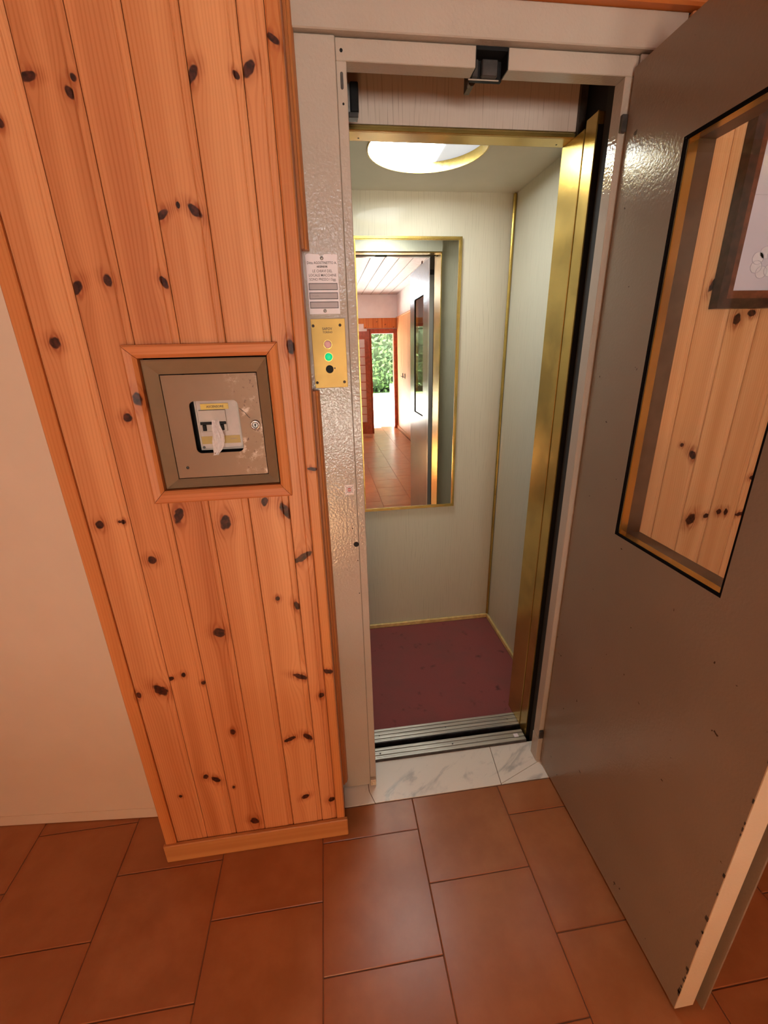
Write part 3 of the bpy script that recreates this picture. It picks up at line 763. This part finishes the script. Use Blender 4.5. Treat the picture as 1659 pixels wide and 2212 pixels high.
tube([(cx+.02, -.0333, cz+.02), (cx+.035, -.0333, cz+.06), (cx+.04, -.0333, cz+.10), (cx+.07, -.0333, cz+.15)], .0016, fl, 4)
obj('drawn_outline', fl, 'pencil', pf)
pt = new()
for k in range(7):
    a = 2*PI*k/7
    prism([(cx+.026*math.cos(a)+.015*math.cos(2*PI*j/12), cz+.022*math.sin(a)+.013*math.sin(2*PI*j/12)) for j in range(12)], -.03325, -.0331-.00004*k, XZ, pt)
obj('petals', pt, 'petal', pf)

# ------------------------------------------------------------------ notice plate, call panel, sticker
nt_ = thing('notice_plate', 'white engraved notice plate above the brass call panel beside the lift', 'sign')
obj('plate', prism([(-.0225, 1.5405), (.0478, 1.5405), (.0475, 1.6620), (.0378, 1.6625), (.0360, 1.6605), (.0345, 1.6628), (.0185, 1.6622), (.0150, 1.6590), (.0090, 1.6590), (.0070, 1.6620), (-.0190, 1.6632), (-.0232, 1.6600)], -.0022, -.0003, XZ), 'sign', nt_)
for (z, s, b, bold) in ((1.6450, .0073, 'Ditta AGOSTINETTO A.', .00008), (1.6375, .0052, 'ASCENSORI', .00022), (1.6287, .0078, 'LE CHIAVI DEL', .00003), (1.6203, .0078, 'LOCALE MACCHINE', .00003), (1.6120, .0076, 'SONO PRESSO I Sigg.', .00003)):
    text('lettering', b, s, .0125, -.0023, z, 'ink', nt_, bold, .88)
for z in (1.5975, 1.5785, 1.5595):
    s_ = obj('name_slot', box(-.0205+.001, .0440, -.0026, -.0020, z-.0063, z+.0063), 'sign_slot', nt_)
    obj('slot_rim', loft_ring(rect(-.0202, .0447, z-.007, z+.007), rect(-.0190, .0435, z-.0058, z+.0058), -.0031, -.0021, XZ), 'ink', s_)
text('faint_name', 'Novella', .0048, -.0060, -.0027, 1.5785, 'ink_soft', nt_)
for z in (1.6545, 1.5472):
    sc_ = obj('screw', dome(.0128, z, .0040, -.0022, -.0016, XZ, 14, 3), 'steel', nt_, True)
    obj('screw_slot', prism([(.0102, z-.0022), (.0108, z-.0027), (.0154, z+.0022), (.0148, z+.0027)], -.0042, -.0034, XZ), 'dark_steel', sc_)

cp = thing('call_panel', 'brass lift call panel with red and green lamps and a black key switch', 'call panel')
obj('plate', box(-.0225, .0572, -.0032, -.0004, 1.3755, 1.5305, .0006), 'brass_plate', cp)
text('lettering', 'SAFOV', .0080, .0150, -.0033, 1.5085, 'ink', cp, .00015, .95)
text('lettering', 'TORINO', .0062, .0155, -.0033, 1.5010, 'ink', cp, .0001, .95)
for (x, z) in ((-.0172, 1.5155), (.0455, 1.5162), (-.0170, 1.3880), (.0490, 1.3880)):
    obj('screw', dome(x, z, .0034, -.0032, -.0014, XZ, 12, 3), 'dark_steel', cp, True)
rl = obj('red_lamp', dome(.0140, 1.4745, .0088, -.0032, -.0035, XZ, 24, 5), 'red_lamp', cp, True); rl['label'] = 'pale red indicator lamp'
gl = obj('green_lamp', dome(.0145, 1.4465, .0090, -.0032, -.0040, XZ, 24, 5), 'green_lamp', cp, True); gl['label'] = 'glowing green indicator lamp'
for z in (1.4745, 1.4465):
    obj('lamp_ring', loft_ring([(.0142+.0102*math.cos(2*PI*k/24), z+.0102*math.sin(2*PI*k/24)) for k in range(24)], [(.0142+.0090*math.cos(2*PI*k/24), z+.0090*math.sin(2*PI*k/24)) for k in range(24)], -.0042, -.0031, XZ), 'brass', cp)
kb = obj('key_switch', cyl(.0150, 1.4185, .0094, -.0040, -.0031, XZ, 24), 'black', cp); kb['label'] = 'black round key switch'
obj('pin', cyl(.0275, 1.4205, .0020, -.0040, -.0031, XZ, 10), 'dark_steel', cp)

stk = thing('sticker', 'small square white and red seal sticker on the left door jamb', 'sticker')
obj('paper', box(.0345, .0590, -.0006, .0, 1.0960, 1.1235), 'white_mark', stk)
def ringm(cx, cz, r0, r1, y0, y1, n=28):
    return loft_ring([(cx+r1*math.cos(2*PI*k/n), cz+r1*math.sin(2*PI*k/n)) for k in range(n)], [(cx+r0*math.cos(2*PI*k/n), cz+r0*math.sin(2*PI*k/n)) for k in range(n)], y0, y1, XZ)
ex, ez = .0468, 1.1098
rb = ringm(ex, ez, .0078, .0090, -.0010, -.0005)
loft_ring([(ex+.0062*math.cos(2*PI*k/28), ez+.0062*math.sin(2*PI*k/28)) for k in range(28)], [(ex+.0054*math.cos(2*PI*k/28), ez+.0054*math.sin(2*PI*k/28)) for k in range(28)], -.0010, -.0005, XZ, rb)
for a in (45, 135, 225, 315):
    c, s = math.cos(math.radians(a)), math.sin(math.radians(a)); q = .0007
    prism([(ex+c*.0090-s*q, ez+s*.0090+c*q), (ex+c*.0150-s*q, ez+s*.0150+c*q), (ex+c*.0150+s*q, ez+s*.0150-c*q), (ex+c*.0090+s*q, ez+s*.0090-c*q)], -.0010, -.0005, XZ, rb)
obj('ring_mark', rb, 'ink_soft', stk)
sb = new()
for s in (1, -1):
    prism([(ex+.0050*math.cos(PI*k/10), ez+s*(.0009+.0040*math.sin(PI*k/10))) for k in range(11)], -.0011, -.0005, XZ, sb)
obj('red_emblem', sb, 'red_mark', stk)

# ------------------------------------------------------------------ sills
ls_ = thing('landing_sill', 'worn aluminium sill rail beside the marble threshold', 'sill')
def sill(x0, x1, y0, y1, zb, zt, ribs):
    P = [(y0, zb), (y0, zt)]
    n = ribs
    for k in range(n):
        a = y0+(y1-y0)*(k+.15)/n; b = y0+(y1-y0)*(k+.85)/n
        P += [(a, zt), (a+.0008, zt-.0032 if k % 2 else zt-.0008), (b-.0008, zt-.0032 if k % 2 else zt-.0008), (b, zt)]
    P += [(y1, zt), (y1, zb)]
    return prism(P, x0, x1, lambda u, v, w: Vector((w, u, v)))
obj('rail', sill(.060, .692, .0895, .138, -.002, .0135, 5), 'alu', ls_)
obj('riser', bx(new(), .060, .692, .0885, .0894, -.03, .0115), 'dark_steel', ls_)
for x in (.115, .400, .655):
    obj('screw', dome(x, .113, .0034, .0135, .0006, XY, 10, 2), 'dark_steel', ls_)
obj('end_piece', box(.650, .668, .104, .120, .0136, .0150, .0004), 'sign', ls_)

# ------------------------------------------------------------------ lift car
car = thing('lift_car', 'small lift car lined with pale grey-green laminate and gold trim', 'lift car')
CX0, CX1, CY0, CY1, CZ = -.075, .848, .245, .937, 2.066
obj('back_panel', box(CX0-.02, CX1+.02, CY1, CY1+.02, 0, CZ), 'laminate', car)
obj('side_panel', box(CX1, CX1+.02, CY0, CY1-.0005, 0, CZ), 'laminate', car)
obj('side_panel', box(CX0-.02, CX0, CY0, CY1-.0005, 0, CZ), 'laminate', car)
obj('front_return', box(.7045, CX1-.0005, CY0-.012, CY0-.001, 0, CZ), 'laminate', car)
obj('front_return', box(CX0, .0835, CY0-.012, CY0-.001, 0, CZ), 'laminate', car)
obj('front_skin', bx(bx(new(), .7045, CX1+.02, CY0-.030, CY0-.0125, -.05, 2.3), CX0-.02, .0835, CY0-.030, CY0-.0125, -.05, 2.3), 'dark_steel', car)
obj('inner_transom', box(.085, .703, .281, .290, 1.979, CZ), 'laminate', car)
obj('transom', box(.060, .722, .226, .2345, 1.9905, 2.32), 'transom', car)
obj('transom_edge', bx(new(), .7222, .760, .110, .214, 1.965, 2.32), 'black', car)
obj('floor_pan', box(CX0-.02, CX1+.02, .168, CY1+.02, -.06, -.0045), 'dark_steel', car)
lc = (.380, .553); LR = .197; NL = 48
cin = [(lc[0]+LR*math.cos(2*PI*(k+.5)/NL-.75*PI), lc[1]+LR*math.sin(2*PI*(k+.5)/NL-.75*PI)) for k in range(NL)]
couter = []
NQ = NL//4
for u, v in cin:
    dx, dy = u-lc[0], v-lc[1]
    f = min(((CX1 if dx > 0 else CX0)-lc[0])/dx if abs(dx) > 1e-9 else 1e9, ((CY1 if dy > 0 else CY0)-lc[1])/dy if abs(dy) > 1e-9 else 1e9)
    couter.append((lc[0]+dx*f, lc[1]+dy*f))
for cxx in (CX0, CX1):
    for cyy in (CY0, CY1):
        kk = min(range(NL), key=lambda i: (couter[i][0]-cxx)**2+(couter[i][1]-cyy)**2); couter[kk] = (cxx, cyy)
obj('ceiling_panel', loft_ring(couter, cin, CZ, CZ+.006, XY), 'car_ceiling', car)
obj('roof', box(CX0-.02, CX1+.02, CY0, CY1+.02, CZ+.05, CZ+.07), 'dark_steel', car)
# gold trim
def gold(name, *a, mat='brass', bev=.001): return obj(name, bx(new(), *a, bev), mat, car)
gold('lintel', .0845, .7030, .2265, .278, 1.9745, 1.9900, bev=.0015)
obj('lintel_lip', bx(new(), .0845, .7030, .2195, .2258, 1.9740, 1.9850, .0018), 'brass', car)
for x in (.130, .672):
    obj('screw', dome(x, .262, .0028, 1.9745, -.0008, XY, 8, 2), 'dark_steel', car)
gold('door_post', .6985, .7040, .1690, .2790, -.004, 1.9740)
gold('door_post', .7005, .7220, .1200, .1670, -.004, 1.9900)
obj('post_edge', box(.7003, .7035, .1170, .1198, -.004, 1.9900), 'brass', car)
obj('post_backing', box(.7040, .7600, .1190, .1197, -.06, 1.9640), 'black', car)
gold('door_post', .080, .0845, .1690, .2790, -.004, 1.9740)
gold('corner_strip', .834, .8478, .925, .9368, .0275, CZ-.001, bev=.004)
gold('corner_strip', -.0748, -.062, .925, .9368, .0275, CZ-.001, bev=.004)
gold('skirting', -.061, .8478, .9248, .9368, .002, .027, mat='gold_matte', bev=.003)
gold('skirting', .8358, .8478, .2795, .9246, .002, .027, mat='gold_matte', bev=.003)
gold('skirting', -.0748, -.0628, .2795, .9246, .002, .027, mat='gold_matte', bev=.003)
obj('car_sill', sill(.0850, .6980, .1700, .2300, -.004, .0085, 7), 'alu', car)
obj('car_sill_face', bx(new(), .0850, .6980, .1670, .1698, -.06, .0065), 'dark_steel', car)
for x in (.122, .395, .660):
    obj('screw', dome(x, .200, .0034, .0083, .0006, XY, 10, 2), 'dark_steel', car)
tag(obj('carpet', bx(bx(new(), CX0+.0125, CX1-.0125, .281, .9245, -.0042, .0035), .0855, .6980, .2305, .2812, -.0042, .0035), 'carpet'), 'stained maroon carpet on the lift car floor', 'carpet')
# ceiling lamp
cl_ = thing('ceiling_lamp', 'round recessed lamp with a gold rim in the lift ceiling', 'lamp')
def ringxy(r0, r1, z0, z1, n=48):
    return loft_ring([(lc[0]+r1*math.cos(2*PI*k/n), lc[1]+r1*math.sin(2*PI*k/n)) for k in range(n)], [(lc[0]+r0*math.cos(2*PI*k/n), lc[1]+r0*math.sin(2*PI*k/n)) for k in range(n)], z0, z1, XY)
obj('rim', ringxy(.1925, .1962, CZ-.003, CZ+.028), 'brass', cl_)
obj('diffuser', prism([(lc[0]+.1962*math.cos(2*PI*k/48), lc[1]+.1962*math.sin(2*PI*k/48)) for k in range(48)], CZ+.0285, CZ+.032, XY), 'lamp', cl_)
# mirror
mi = thing('wall_mirror', 'tall gold-framed mirror on the back wall of the lift car', 'mirror')
mx0, mx1, mz0, mz1 = .152, .618, .704, 1.906
obj('frame', loft_ring(rect(mx0, mx1, mz0, mz1), rect(mx0+.009, mx1-.009, mz0+.009, mz1-.009), CY1-.014, CY1-.0005, XZ), 'brass', mi)
obj('frame_bead', loft_ring(rect(mx0+.0092, mx1-.0092, mz0+.0092, mz1-.0092), rect(mx0+.0125, mx1-.0125, mz0+.0125, mz1-.0125), CY1-.010, CY1-.0005, XZ), 'brass', mi)
obj('mirror_glass', box(mx0+.0127, mx1-.0127, CY1-.0062, CY1-.0006, mz0+.0127, mz1-.0127), 'mirror', mi)

# ------------------------------------------------------------------ lift shaft
struct('wall_shaft', bx(bx(bx(bx(bx(new(), -.32, -.22, .11, 1.25, -.6, 2.7), .98, 1.08, .11, 1.25, -.6, 2.7), -.32, 1.08, 1.10, 1.25, -.6, 2.7), -.32, 1.08, .0, 1.25, -.70, -.6), -.32, 1.08, .11, 1.25, 2.62, 2.7), 'shaft')
struct('wall_shaft_front', bx(bx(bx(bx(new(), -.32, .07, .043, .11, -.6, 2.62), .715, 1.08, .043, .11, -.6, 2.62), .07, .715, .075, .1, -.6, -.035), .07, .715, .075, .11, 2.06, 2.62), 'shaft')
